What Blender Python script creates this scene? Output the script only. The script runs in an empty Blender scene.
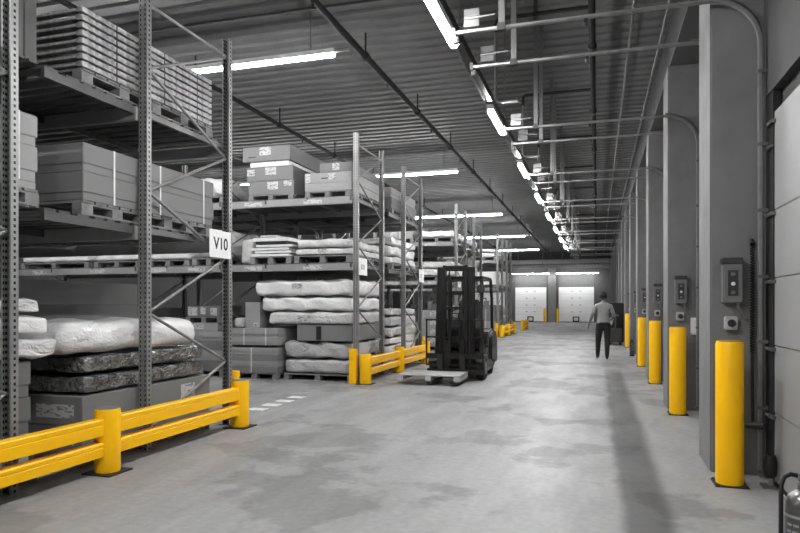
import bpy, bmesh, math, random
from mathutils import Vector, Matrix, Euler
random.seed(7)
C = bpy.context.scene.collection
sc = bpy.context.scene
PI = math.pi

# ------------------------------------------------------------------ materials
MATS = {}
def lin(v): return v/12.92 if v <= .04045 else ((v+.055)/1.055)**2.4
def mat(name, col, rough=.6, metal=0., var=.12, scale=6., bump=0., bscale=40., coat=0., emit=0., spec=.5, ridge=0.):
    """grey or coloured procedural material; col = display (sRGB) value(s)"""
    if name in MATS: return MATS[name]
    m = bpy.data.materials.new(name); m.use_nodes = True
    nt = m.node_tree; N = nt.nodes; L = nt.links
    b = N['Principled BSDF']
    c = (col,)*3 if not isinstance(col, tuple) else col
    c = tuple(lin(x) for x in c)
    tc = N.new('ShaderNodeTexCoord')
    nz = N.new('ShaderNodeTexNoise'); nz.inputs['Scale'].default_value = scale; nz.inputs['Detail'].default_value = 5
    L.new(tc.outputs['Object'], nz.inputs['Vector'])
    rp = N.new('ShaderNodeValToRGB')
    rp.color_ramp.elements[0].position = .3; rp.color_ramp.elements[1].position = .7
    rp.color_ramp.elements[0].color = tuple(x*(1-var) for x in c)+(1,)
    rp.color_ramp.elements[1].color = tuple(min(1, x*(1+var)) for x in c)+(1,)
    L.new(nz.outputs['Fac'], rp.inputs['Fac']); L.new(rp.outputs['Color'], b.inputs['Base Color'])
    b.inputs['Roughness'].default_value = rough; b.inputs['Metallic'].default_value = metal
    b.inputs['Specular IOR Level'].default_value = spec
    if coat: b.inputs['Coat Weight'].default_value = coat; b.inputs['Coat Roughness'].default_value = .12
    if bump:
        n2 = N.new('ShaderNodeTexNoise'); n2.inputs['Scale'].default_value = bscale; n2.inputs['Detail'].default_value = 4
        L.new(tc.outputs['Object'], n2.inputs['Vector'])
        bp = N.new('ShaderNodeBump'); bp.inputs['Strength'].default_value = bump; bp.inputs['Distance'].default_value = .02
        L.new(n2.outputs['Fac'], bp.inputs['Height']); L.new(bp.outputs['Normal'], b.inputs['Normal'])
    if ridge:
        cb = None
        for k_, (rs, rw) in enumerate(((bscale*.35, 1.), (bscale*.9, .55))):
            mp_ = N.new('ShaderNodeMapping'); mp_.inputs['Scale'].default_value = (1., .75, 1.25); mp_.inputs['Rotation'].default_value = (.3, .5*k_, .7+.9*k_)
            L.new(tc.outputs['Object'], mp_.inputs['Vector'])
            n3 = N.new('ShaderNodeTexNoise'); n3.inputs['Scale'].default_value = rs; n3.inputs['Detail'].default_value = 3; n3.inputs['Distortion'].default_value = .8
            L.new(mp_.outputs[0], n3.inputs['Vector'])
            a_ = N.new('ShaderNodeMath'); a_.operation = 'SUBTRACT'; L.new(n3.outputs['Fac'], a_.inputs[0]); a_.inputs[1].default_value = .5
            c_ = N.new('ShaderNodeMath'); c_.operation = 'ABSOLUTE'; L.new(a_.outputs[0], c_.inputs[0])
            d_ = N.new('ShaderNodeMath'); d_.operation = 'MULTIPLY'; L.new(c_.outputs[0], d_.inputs[0]); d_.inputs[1].default_value = rw
            if cb is None: cb = d_.outputs[0]
            else:
                e_ = N.new('ShaderNodeMath'); e_.operation = 'ADD'; L.new(cb, e_.inputs[0]); L.new(d_.outputs[0], e_.inputs[1]); cb = e_.outputs[0]
        bp = N.new('ShaderNodeBump'); bp.inputs['Strength'].default_value = 1.; bp.inputs['Distance'].default_value = ridge
        L.new(cb, bp.inputs['Height']); L.new(bp.outputs['Normal'], b.inputs['Normal']); L.new(bp.outputs['Normal'], b.inputs['Coat Normal'])
    if emit:
        b.inputs['Emission Color'].default_value = (1, 1, 1, 1); b.inputs['Emission Strength'].default_value = emit
    m['_rp'] = 1
    MATS[name] = m
    return m

def node(m, t): return m.node_tree.nodes.new(t)
def link(m, a, b): m.node_tree.links.new(a, b)
def math_node(m, op, a, b=None):
    n = node(m, 'ShaderNodeMath'); n.operation = op
    for i, v in enumerate((a, b)):
        if v is None: continue
        if isinstance(v, (int, float)): n.inputs[i].default_value = v
        else: link(m, v, n.inputs[i])
    return n.outputs[0]

YEL = mat('yellow_paint', (.99, .75, .0), .42, var=.03, scale=3, spec=.35)
STEEL = mat('galvanised_steel', .52, .5, .55, .12, 9)
STEELD = mat('dull_steel', .40, .5, .5, .12, 9)
BEAM = mat('painted_beam', .55, .5, .1, .06, 5)
DARK = mat('dark_steel', .16, .55, .3, .15, 8)
BLACK = mat('black_rubber', .07, .6, 0, .2, 12)
TYRE = mat('tyre_rubber', .20, .8, 0, .2, 12)
TRUCK = mat('truck_black', .055, .38, .1, .2, 6)
GREYP = mat('grey_plastic', .42, .5, 0, .06, 5)
PANEL = mat('dark_panel', .2, .4)
WHITEP = mat('white_plastic', .86, .45, 0, .03, 4)
CONC = mat('concrete_wall', .44, .85, 0, .13, 2.2, .25, 18)
CONCL = mat('concrete_light', .52, .85, 0, .1, 2.2, .25, 18)
WALLM = mat('wall_panel', .23, .75, 0, .06, 1.5)
DOORM = mat('door_panel', .56, .5, 0, .03, 1.2)
DOORW = mat('door_white', .93, .5, 0, .02, 1.2)
CEILM = mat('ceiling_steel', .37, .65, .1, .16, 1.3)
WOOD = mat('pallet_wood', .46, .85, 0, .28, 9)
WOODL = mat('pale_wood', .66, .8, 0, .15, 9)
SLAT = mat('slatted_wood', .60, .38, 0, .6, 24)
BOARDM = mat('deck_boards', .27, .8, 0, .3, 5)
CARTA = mat('carton_grey', .45, .75, 0, .05, 3)
CARTB = mat('carton_dark', .40, .7, 0, .06, 3)
CARTC = mat('carton_light', .57, .75, 0, .05, 3)
FILM = mat('plastic_film_white', .87, .35, 0, .06, 7, 0, 8, .5, ridge=.045)
FILM2 = mat('plastic_film_grey', .78, .3, 0, .14, 6, 0, 10, .6, ridge=.07)
FILMD = mat('plastic_film_dark', .34, .2, 0, .6, 7, 0, 11, 1., ridge=.12)
PADG = mat('quilted_grey', .68, .55, 0, .1, 6, 0, 8, .2, ridge=.07)
FOAM = mat('white_board', .84, .6, 0, .06, 6)
STRAP = mat('white_strap', .80, .4, 0, .03)
SKIN = mat('skin', .42, .6, 0, .05)
SHIRT = mat('shirt', .52, .9, 0, .08, 14)
TROUS = mat('trousers', .10, .9, 0, .1, 14)
HAIR = mat('hair', .09, .7, 0, .2, 40)
SHOE = mat('shoe', .08, .6)
EXT = mat('extinguisher_shell', .26, .3, 0, .04, 3, coat=.6)
LAMP = mat('lamp_diffuser', 1., .5, emit=225)
LAMPR = mat('rack_lamp_diffuser', 1., .5, emit=80)
LAMPE = mat('end_lamp_diffuser', 1., .5, emit=60)

# perforated steel: rows of slots along the post, a pattern of the steel itself
def perforated(name, base, metal=.5):
    m = mat(name, base, .5, metal, .1, 8)
    nt = m.node_tree; b = nt.nodes['Principled BSDF']
    col = b.inputs['Base Color'].links[0].from_socket
    tc = node(m, 'ShaderNodeTexCoord'); sp = node(m, 'ShaderNodeSeparateXYZ'); link(m, tc.outputs['Object'], sp.inputs[0])
    z = math_node(m, 'FRACT', math_node(m, 'MULTIPLY', sp.outputs[2], 1/.05))
    zm = math_node(m, 'LESS_THAN', math_node(m, 'ABSOLUTE', math_node(m, 'SUBTRACT', z, .5)), .24)
    def band(o, c): return math_node(m, 'LESS_THAN', math_node(m, 'ABSOLUTE', math_node(m, 'SUBTRACT', math_node(m, 'ABSOLUTE', o), c)), .007)
    xm = math_node(m, 'MAXIMUM', band(sp.outputs[0], .027), band(sp.outputs[1], .004))
    mk = math_node(m, 'MULTIPLY', zm, xm)
    mx = node(m, 'ShaderNodeMix'); mx.data_type = 'RGBA'
    link(m, mk, mx.inputs[0]); link(m, col, mx.inputs[6]); mx.inputs[7].default_value = (.012, .012, .012, 1)
    link(m, mx.outputs[2], b.inputs['Base Color'])
    return m
PERF = perforated('perforated_upright', .54)
PERFW = perforated('perforated_strut', .40)

def sticker_mat():
    m = mat('paper_label', .72, .6, 0, .04, 5)
    b = m.node_tree.nodes['Principled BSDF']; col = b.inputs['Base Color'].links[0].from_socket
    tc = node(m, 'ShaderNodeTexCoord'); vo = node(m, 'ShaderNodeTexVoronoi'); vo.inputs['Scale'].default_value = 34
    mpv = node(m, 'ShaderNodeMapping'); mpv.inputs['Scale'].default_value = (.7, .7, 1.9); link(m, tc.outputs['Object'], mpv.inputs[0]); link(m, mpv.outputs[0], vo.inputs['Vector'])
    sp = node(m, 'ShaderNodeSeparateColor'); link(m, vo.outputs['Color'], sp.inputs[0])
    mk = math_node(m, 'GREATER_THAN', sp.outputs[0], .74)
    mx = node(m, 'ShaderNodeMix'); mx.data_type = 'RGBA'
    link(m, mk, mx.inputs[0]); link(m, col, mx.inputs[6]); mx.inputs[7].default_value = (.2, .2, .2, 1)
    link(m, mx.outputs[2], b.inputs['Base Color'])
    return m
STICK = sticker_mat()

def floor_mat():
    m = bpy.data.materials.new('concrete_floor'); m.use_nodes = True
    N = m.node_tree.nodes; b = N['Principled BSDF']
    tc = node(m, 'ShaderNodeTexCoord')
    def noise(sc_, det, vec=None, rough=.55):
        n = node(m, 'ShaderNodeTexNoise'); n.inputs['Scale'].default_value = sc_; n.inputs['Detail'].default_value = det
        n.inputs['Roughness'].default_value = rough
        link(m, vec or tc.outputs['Object'], n.inputs['Vector']); return n.outputs['Fac']
    def ramp(v, p0, p1, c0, c1):
        r = node(m, 'ShaderNodeMapRange'); link(m, v, r.inputs[0])
        r.inputs[1].default_value = p0; r.inputs[2].default_value = p1; r.inputs[3].default_value = c0; r.inputs[4].default_value = c1
        r.interpolation_type = 'SMOOTHSTEP'
        return r.outputs[0]
    mp = node(m, 'ShaderNodeMapping'); mp.inputs['Scale'].default_value = (1.2, .35, 1); link(m, tc.outputs['Object'], mp.inputs[0])
    st = noise(.55, 6, None, .6); fine = noise(16, 6); mid = noise(2.2, 7, mp.outputs[0])
    v = math_node(m, 'MULTIPLY', ramp(st, .52, .57, 1.06, .74), ramp(mid, .3, .72, 1.07, .92))
    v = math_node(m, 'MULTIPLY', v, ramp(fine, .3, .7, .93, 1.07))
    sp = node(m, 'ShaderNodeSeparateXYZ'); link(m, tc.outputs['Object'], sp.inputs[0])
    # darker lane beside the right-hand posts, fading out farther down the hall
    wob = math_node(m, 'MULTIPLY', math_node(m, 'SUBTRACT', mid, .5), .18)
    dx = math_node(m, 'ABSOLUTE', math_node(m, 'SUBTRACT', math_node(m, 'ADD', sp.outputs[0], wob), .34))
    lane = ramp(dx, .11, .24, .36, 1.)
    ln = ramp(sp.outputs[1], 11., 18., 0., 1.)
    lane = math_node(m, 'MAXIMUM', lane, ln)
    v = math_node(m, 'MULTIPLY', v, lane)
    # slightly paler band to the left of the lane
    d2 = math_node(m, 'ABSOLUTE', math_node(m, 'SUBTRACT', math_node(m, 'ADD', sp.outputs[0], wob), -.55))
    v = math_node(m, 'MULTIPLY', v, ramp(d2, .0, .5, 1.14, 1.))
    v = math_node(m, 'MULTIPLY', v, .245)
    cb = node(m, 'ShaderNodeCombineColor')
    for i in range(3): link(m, v, cb.inputs[i])
    link(m, cb.outputs[0], b.inputs['Base Color'])
    link(m, ramp(mid, .3, .7, .48, .62), b.inputs['Roughness'])
    b.inputs['Specular IOR Level'].default_value = .32
    bp = node(m, 'ShaderNodeBump'); bp.inputs['Strength'].default_value = .08; bp.inputs['Distance'].default_value = .01
    link(m, fine, bp.inputs['Height']); link(m, bp.outputs['Normal'], b.inputs['Normal'])
    return m
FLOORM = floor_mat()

# ------------------------------------------------------------------ mesh helpers
class MB:
    def __init__(s): s.bm = bmesh.new()
    def box(s, x0, x1, y0, y1, z0, z1, rot=None, piv=None):
        vs = [s.bm.verts.new((x, y, z)) for x in (x0, x1) for y in (y0, y1) for z in (z0, z1)]
        for f in ((0,1,3,2),(4,6,7,5),(0,4,5,1),(2,3,7,6),(0,2,6,4),(1,5,7,3)): s.bm.faces.new([vs[i] for i in f])
        if rot is not None:
            bmesh.ops.rotate(s.bm, verts=vs, cent=piv or ((x0+x1)/2,(y0+y1)/2,(z0+z1)/2), matrix=Euler(rot).to_matrix())
        return s
    def cyl(s, p0, p1, r, n=16, r2=None, caps=True):
        p0, p1 = Vector(p0), Vector(p1); d = (p1-p0).normalized()
        u = d.orthogonal().normalized(); w = d.cross(u); r2 = r if r2 is None else r2
        a = [s.bm.verts.new(p0+(u*math.cos(t)+w*math.sin(t))*r) for t in [2*PI*i/n for i in range(n)]]
        b = [s.bm.verts.new(p1+(u*math.cos(t)+w*math.sin(t))*r2) for t in [2*PI*i/n for i in range(n)]]
        for i in range(n): s.bm.faces.new((a[i], a[(i+1)%n], b[(i+1)%n], b[i]))
        if caps: s.bm.faces.new(a[::-1]); s.bm.faces.new(b)
        return s
    def tube(s, pts, r, n=10, sect=None):
        """round tube, or a swept rectangle sect=(w,h) for paths in a vertical plane"""
        pts = [Vector(p) for p in pts]; rings = []
        for i, p in enumerate(pts):
            t = (pts[min(i+1, len(pts)-1)]-pts[max(i-1, 0)]).normalized()
            if i == 0:
                u = t.orthogonal().normalized()
                if sect: u = Vector((0, 1, 0)) if abs(t.y) < .9 else Vector((1, 0, 0))
            u = (u-t*u.dot(t)).normalized(); w = t.cross(u)
            if sect: ring = [p+u*a*sect[0]/2+w*b*sect[1]/2 for a, b in ((-1,-1),(1,-1),(1,1),(-1,1))]
            else: ring = [p+(u*math.cos(2*PI*k/n)+w*math.sin(2*PI*k/n))*r for k in range(n)]
            rings.append([s.bm.verts.new(v) for v in ring])
        n = len(rings[0])
        for a, b in zip(rings, rings[1:]):
            for k in range(n): s.bm.faces.new((a[k], a[(k+1)%n], b[(k+1)%n], b[k]))
        s.bm.faces.new(rings[0][::-1]); s.bm.faces.new(rings[-1])
        return s
    def lathe(s, prof, c=(0,0,0), n=24):
        c = Vector(c); rings = []
        for r, z in prof: rings.append([s.bm.verts.new(c+Vector((r*math.cos(2*PI*k/n), r*math.sin(2*PI*k/n), z))) for k in range(n)])
        for a, b in zip(rings, rings[1:]):
            for k in range(n): s.bm.faces.new((a[k], a[(k+1)%n], b[(k+1)%n], b[k]))
        s.bm.faces.new(rings[0][::-1]); s.bm.faces.new(rings[-1])
        return s
    def prism(s, poly, axis, a, b):
        """poly: 2D outline; axis 'x','y','z' extruded from a to b"""
        def P(p, t): return {'x': (t, p[0], p[1]), 'y': (p[0], t, p[1]), 'z': (p[0], p[1], t)}[axis]
        v0 = [s.bm.verts.new(P(p, a)) for p in poly]; v1 = [s.bm.verts.new(P(p, b)) for p in poly]
        n = len(poly)
        for i in range(n): s.bm.faces.new((v0[i], v0[(i+1)%n], v1[(i+1)%n], v1[i]))
        s.bm.faces.new(v0[::-1]); s.bm.faces.new(v1)
        return s
    def sphere(s, c, r, sx=1, sy=1, sz=1, n=16):
        g = bmesh.ops.create_uvsphere(s.bm, u_segments=n, v_segments=max(8, n*2//3), radius=r)
        for v in g['verts']: v.co = Vector((v.co.x*sx, v.co.y*sy, v.co.z*sz))+Vector(c)
        return s
    def build(s, name, m, parent=None, org=None, bevel=0, smooth=False):
        org = Vector(org if org is not None else (0, 0, 0))
        if org.length: bmesh.ops.translate(s.bm, verts=s.bm.verts, vec=-org)
        bmesh.ops.recalc_face_normals(s.bm, faces=s.bm.faces)
        if bevel:
            ed = [e for e in s.bm.edges if len(e.link_faces) == 2 and e.calc_face_angle(0) > .5]
            bmesh.ops.bevel(s.bm, geom=ed, offset=bevel, segments=2, affect='EDGES', clamp_overlap=True)
        me = bpy.data.meshes.new(name); s.bm.to_mesh(me); s.bm.free()
        if smooth:
            for p in me.polygons: p.use_smooth = True
            try: me.set_sharp_from_angle(angle=math.radians(40))
            except Exception: pass
        o = bpy.data.objects.new(name, me); C.objects.link(o)
        if m: me.materials.append(m)
        if parent is not None: o.parent = parent
        else: o.location = org
        return o

def tag(o, label, cat, group=None, kind=None):
    if label: o['label'] = label
    if cat: o['category'] = cat
    if group: o['group'] = group
    if kind: o['kind'] = kind
    return o
def thing(name, label, cat, loc=(0,0,0), rz=0, group=None, kind=None):
    o = bpy.data.objects.new(name, None); C.objects.link(o); o.empty_display_size = .1
    o.location = loc; o.rotation_euler = (0, 0, rz)
    return tag(o, label, cat, group, kind)
KIDS = {}
def dup(root, loc, label, rz=None):
    r = root.copy(); C.objects.link(r); r.location = loc
    if rz is not None: r.rotation_euler = (0, 0, rz)
    if label: r['label'] = label
    for ch in list(root.children):
        c = ch.copy(); C.objects.link(c); c.parent = r
        for g in list(ch.children):
            d = g.copy(); C.objects.link(d); d.parent = c
    return r
def struct(o, label=None):
    o['kind'] = 'structure'
    if label: o['label'] = label
    return o
ORD = 'first second third fourth fifth sixth seventh eighth ninth tenth eleventh twelfth thirteenth fourteenth fifteenth'.split()

# ------------------------------------------------------------------ room shell
XW, CEIL, YB, YF, XL = 1.42, 6.12, 57.5, -7.0, -17.0
P, Y0C = 3.6, 6.31                         # column pitch, first column's near face
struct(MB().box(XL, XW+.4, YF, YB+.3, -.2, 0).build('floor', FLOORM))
m = MB(); prof = []; y = YF
while y < YB+.3:
    prof += [(y, CEIL), (y+.13, CEIL), (y+.17, CEIL+.035), (y+.29, CEIL+.035)]; y += .33
poly = prof+[(y, CEIL), (y, CEIL+.3), (YF, CEIL+.3)]
a = [m.bm.verts.new((XL, p[0], p[1])) for p in prof+[(y, CEIL)]]; b = [m.bm.verts.new((XW+.4, p[0], p[1])) for p in prof+[(y, CEIL)]]
for i in range(len(a)-1): m.bm.faces.new((a[i], b[i], b[i+1], a[i+1]))
m.box(XL, XW+.4, YF, y, CEIL+.15, CEIL+.3)
struct(m.build('ceiling', CEILM))
# right wall: upper wall flush above the columns, lower infill hidden behind doors
m = MB(); m.box(1.12, XW+.4, YF, YB, 4.93, CEIL+.12); m.box(XW+.06, XW+.4, YF, YB, 0, 4.93)
m.box(XW-.02, XW+.06, YF, YB, 3.3, 4.93)
struct(m.build('wall_right', WALLM))
struct(MB().box(1.0, 1.12, YF, YB, 4.93, 5.0).build('trim_1', WALLM))
struct(MB().box(XL-.2, XL, YF, YB, 0, CEIL+.2).build('wall_left', WALLM))
struct(MB().box(XL, XW+.4, YF-.2, YF, 0, CEIL+.2).build('wall_front', WALLM))

# columns along the right side
NC = 15
for k in range(-1, NC-1):
    y = Y0C+P*k
    c = MB().box(.97, XW+.02, y, y+.65, 0, 4.93).build('pillar', CONC, None, (.97, y, 0), bevel=.012)
    tag(c, None, None, kind='structure')
    c['label'] = 'square concrete column, %s in view along the right wall' % ORD[k] if k >= 0 else 'square concrete column just beyond the right edge by the extinguisher'
# dock doors between them
for k in range(0, NC-1):
    ya, yb = Y0C+P*(k-1)+.72+.12, Y0C+P*k-.27
    d = thing('door_%d' % (k+1), None, None, (XW, ya, 0), kind='structure')
    d['label'] = 'pale sectional dock door in the %s bay of the right wall' % ORD[k]
    zs = [.03+.567*i for i in range(6)]
    for i in range(5):
        z0 = zs[i]; z1 = zs[i+1]-.006
        top = z1 if i < 4 else 3.12
        MB().box(XW, XW+.045, ya, yb, z0, top).build('door_panel', DOORM, d, (XW, ya, 0), bevel=.004)
    MB().box(XW-.004, XW+.04, ya, yb, .0, .035).build('bottom_seal', BLACK, d, (XW, ya, 0))
    m = MB()
    for i in range(1, 6): m.box(XW-.035, XW+.0, yb-.05, yb+.12, zs[i]-.05 if i < 5 else 3.02, (zs[i]-.02 if i < 5 else 3.05)); m.cyl((XW-.03, yb-.02, zs[i]-.035), (XW-.03, yb+.16, zs[i]-.035), .014, 8)
    m.build('hinge', STEELD, d, (XW, ya, 0))
    m = MB().box(XW-.01, XW+.05, yb, yb+.27, 0, 3.3).box(XW-.01, XW+.05, ya-.12, ya, 0, 3.3)
    m.build('door_frame', DARK, d, (XW, ya, 0))

# end wall
m = MB(); m.box(XL, XW+.4, YB, YB+.3, 0, CEIL+.2)
struct(m.build('wall_back', mat('end_wall_panel', .36, .75)))
struct(MB().box(XL, 1.1, YB-.25, YB, 5.5, CEIL).build('trim_2', DARK))
struct(MB().box(XL, 1.1, YB-.35, YB-.05, 5.1, 5.45).build('trim_3', STEEL))
struct(MB().box(XL, 1.1, YB-.2, YB-.02, 4.7, 5.0).build('trim_4', mat('end_panel', .45, .7)))
for i, (xa, xb) in enumerate(((-3.2, -.25), (-6.95, -4.25), (-10.6, -7.9))):
    d = thing('door_%d' % (NC+i), None, None, (xa, YB, 0), kind='structure')
    d['label'] = 'white sectional dock door in the end wall, %s from the right corner' % ORD[i]
    for q in range(5):
        MB().box(xa, xb, YB-.06, YB-.01, .06+.6*q, .06+.6*q+.592).build('door_panel', DOORW, d, (xa, YB, 0), bevel=.006)
    m = MB()
    xm = (xa+xb)/2
    for q in range(1, 5):
        for dx in (-.35, .35): m.box(xm+dx-.09, xm+dx+.09, YB-.075, YB-.06, .3+.6*q-.03, .3+.6*q+.03)
    m.build('vent_slot', CARTC, d, (xa, YB, 0))
    MB().box(xa, xb, YB-.05, YB-.01, 3.09, 4.2).build('lintel_panel', mat('lintel_grey', .40, .6), d, (xa, YB, 0))
    MB().box(xa-.06, xb+.06, YB-.1, YB-.0, 0, .06).build('threshold', DARK, d, (xa, YB, 0))
    m = MB(); m.box(xm-.28, xm-.19, YB-.16, YB-.07, .05, .5).box(xm+.17, xm+.26, YB-.16, YB-.07, .05, .5).box(xm-.28, xm+.26, YB-.16, YB-.07, .42, .5).box(xm-.28, xm+.26, YB-.16, YB-.07, .05, .13)
    m.build('hatch_frame', BLACK, d, (xa, YB, 0))
c = MB().box(-4.05, -3.42, YB-.6, YB-.36, 0, 4.72).build('pillar', CONCL, None, (-3.7, YB-.5, 0), bevel=.01)
struct(c, 'concrete column between the two white end-wall doors')
for i, (xa, xb) in enumerate(((-3.35, .1), (-7.1, -4.0))):
    t = thing('strip_light', ['bright strip light above the right white end-wall door', 'bright strip light above the left white end-wall door'][i], 'light', (xa, YB-.9, 4.2), group='end wall strip lights')
    MB().box(xa, xb, YB-.95, YB-.85, 4.22, 4.28).build('housing', STEEL, t, t.location)
    MB().box(xa, xb, YB-.94, YB-.86, 4.195, 4.22).build('diffuser', LAMPE, t, t.location)
    for x in (xa+.5, xb-.5): MB().box(x-.02, x+.02, YB-.92, YB-.88, 4.28, CEIL).build('hanger_rod', STEELD, t, t.location)
# ------------------------------------------------------------------ right side fittings
def bollard(loc, label, first=[None]):
    if first[0] is None:
        t = thing('bollard', label, 'bollard', loc, group='yellow bollards along the right wall')
        MB().lathe([(.105, .012), (.107, .03), (.107, 1.17), (.101, 1.195), (.08, 1.2)], n=32).build('post', YEL, t, smooth=True)
        MB().lathe([(.10, 1.196), (.09, 1.203), (.0, 1.204)], n=32).build('top_cap', mat('yellow_cap_dusty', (.55, .42, .06), .6), t)
        m = MB().box(-.125, .125, -.125, .125, 0, .012)
        for a in (-1, 1):
            for b in (-1, 1): m.cyl((a*.108, b*.108, .01), (a*.108, b*.108, .022), .012, 6)
        m.build('base_plate', DARK, t)
        first[0] = t; return t
    return dup(first[0], loc, label)
names = ['nearest and tallest-looking yellow bollard, beside the nearest column', 'second yellow bollard from the camera along the right wall',
         'third yellow bollard along the right wall', 'fourth yellow bollard along the right wall, just right of the far fire extinguisher',
         'narrow-looking yellow bollard partly hidden by the far fire extinguisher']
for i, k in enumerate((0, 1, 2, 3, 5)): bollard((1.06, 5.93+P*k, 0), names[i])
bollard((-4.3, YB-1.3, 0), 'yellow bollard at the left of the end-wall column')
bollard((-3.2, YB-1.3, 0), 'yellow bollard at the right of the end-wall column')

def ctl():
    t = thing('control_box', '', 'control box', (1.135, Y0C, 1.52), group='dock door control boxes')
    MB().box(-.078, .078, -.11, -.001, 0, .34).build('housing', GREYP, t, bevel=.008)
    MB().box(-.082, .082, -.115, -.001, .34, .395).build('hood', PANEL, t, bevel=.006)
    f = MB().box(-.042, .042, -.118, -.11, .06, .285).build('button_panel', PANEL, t)
    for z, c in ((.25, GREYP), (.165, WHITEP), (.09, GREYP)): MB().cyl((0, -.118, z), (0, -.132, z), .016, 14).build('push_button', c, f)
    MB().tube([(.05, -.05, 0), (.055, -.05, -.05), (.09, -.04, -.11), (.12, -.03, -.135)], .012, 8).build('cable', STEEL, t, smooth=True)
    return t
def sock():
    t = thing('isolator_switch', '', 'switch', (1.13, Y0C, 1.28), group='rotary switches under the control boxes')
    MB().box(-.05, .05, -.08, -.001, 0, .12).build('housing', mat('pale_grey_plastic', .66, .5), t, bevel=.008)
    MB().cyl((0, -.08, .06), (0, -.092, .06), .034, 20).build('dial', PANEL, t)
    MB().box(-.008, .008, -.105, -.09, .03, .09).build('turn_handle', DARK, t)
    return t
CT, SK = ctl(), sock()
for k in range(0, NC-1):
    y = Y0C+P*k
    la = 'grey wall control box with three buttons on the %s column' % ORD[k] if k else 'largest-looking grey control box with three buttons, on the nearest column in view'
    lb = 'small pale rotary switch box on the %s column' % ORD[k] if k else 'largest-looking pale rotary switch box, on the nearest column in view'
    if k == 0: CT['label'] = la; SK['label'] = lb
    else: dup(CT, (1.135, y, 1.52), la); dup(SK, (1.13, y, 1.28), lb)
t = MB().box(1.27, 1.37, Y0C+P-.06, Y0C+P-.001, 1.08, 1.32).build('document_holder', WHITEP, None, (1.32, Y0C+P, 1.08), bevel=.006)
tag(t, 'white document holder at the right edge of the second column in view', 'document holder')
# small bracket knob and coil spring on the nearest bay
t = thing('spiral_cable', 'dark coiled cable hanging beside the nearest dock door rail', 'cable', (1.395, 6.22, 1.2))
pts = []
for i in range(40*10+1):
    z = 2.03-.95*i/400; a = 2*PI*i/10
    pts.append((1.30+.016*math.cos(a), 6.265+.016*math.sin(a), z))
MB().tube(pts, .006, 5).build('coil', BLACK, t, t.location, smooth=True)
MB().cyl((1.30, 6.265, 2.03), (1.30, 6.305, 2.07), .022, 10).build('hook', BLACK, t, t.location)
MB().tube([(1.30, 6.265, 1.08), (1.30, 6.265, .7), (1.303, 6.262, .45), (1.306, 6.26, .42)], .012, 6).build('cable_tail', BLACK, t, t.location)

# door lift tracks: a vertical rail bending to a long overhead rail
def lift_track(k, side):
    y = Y0C+P*k+(-.11 if side == 'a' else .83)
    return y
def make_track():
    t = thing('door_track', '', 'door track', (0, 0, 0), group='overhead dock door tracks')
    R = .42; zt = 4.18; xv = 1.345
    pts = [(xv, 0, .02), (xv, 0, 1.5), (xv, 0, zt-R)]
    for i in range(1, 13):
        a = PI/2*i/12; pts.append((xv-R+R*math.cos(a), 0, zt-R+R*math.sin(a)))
    pts += [(-.4, 0, zt), (-1.335, 0, zt)]
    MB().tube(pts, 0, sect=(.05, .028)).build('rail', STEEL, t, bevel=.005)
    pts = pts[:-2]
    pts2 = [(p[0]+.036 if i < 3 else p[0]+.036*math.cos(PI/2*min(1, (i-2)/12)), 0, p[2]+(0 if i < 3 else .036*math.sin(PI/2*min(1, (i-2)/12)))) for i, p in enumerate(pts)]
    MB().tube(pts2, 0, sect=(.03, .01)).build('rail_lip', STEELD, t)
    h = MB().box(-.91, -.85, -.02, .02, zt+.03, CEIL+.02).build('hanger_strut', PERFW, t)
    m = MB().box(-.92, -.84, -.032, .032, zt-.03, zt+.04)
    m.build('hanger_clamp', DARK, t)
    MB().box(-1.25, -1.1, -.01, .01, zt+.045, zt+.115).build('end_bracket', mat('bracket_grey', .3), t)
    MB().box(-1.25, -1.1, -.01, .01, zt+.15, zt+.22).build('end_bracket', mat('bracket_grey', .3), t)
    MB().tube([(-1.25, 0, zt+.13), (-.95, 0, zt+.14)], .01, 6).build('bracket_rod', STEELD, t)
    m = MB().box(-1.365, -1.33, -.04, .04, zt-.04, zt+.04).cyl((-1.33, 0, zt-.04), (-1.33, 0, zt-.10), .03, 10, .034)
    m.build('end_stop', mat('bracket_grey', .3), t)
    m = MB()
    for z in (.05, .6, 1.17, 1.73, 2.3, 2.87, 3.5): m.box(xv-.02, XW-.015, -.03, .03, z, z+.03)
    m.build('wall_bracket', STEELD, t)
    MB().cyl((-.1, .05, zt-.05), (-.1, -.05, zt-.05), .02, 8).build('splice_bolt', DARK, t)
    return t
TR = None
for k in range(0, 9):
    for side in 'ab':
        y = lift_track(k, side)
        lb = 'steel overhead door track on the %s side of the %s right-hand column' % ('near' if side == 'a' else 'far', ORD[k])
        if TR is None: TR = make_track(); TR.location = (0, y, 0); TR['label'] = lb
        else: dup(TR, (0, y, 0), lb)

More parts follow.
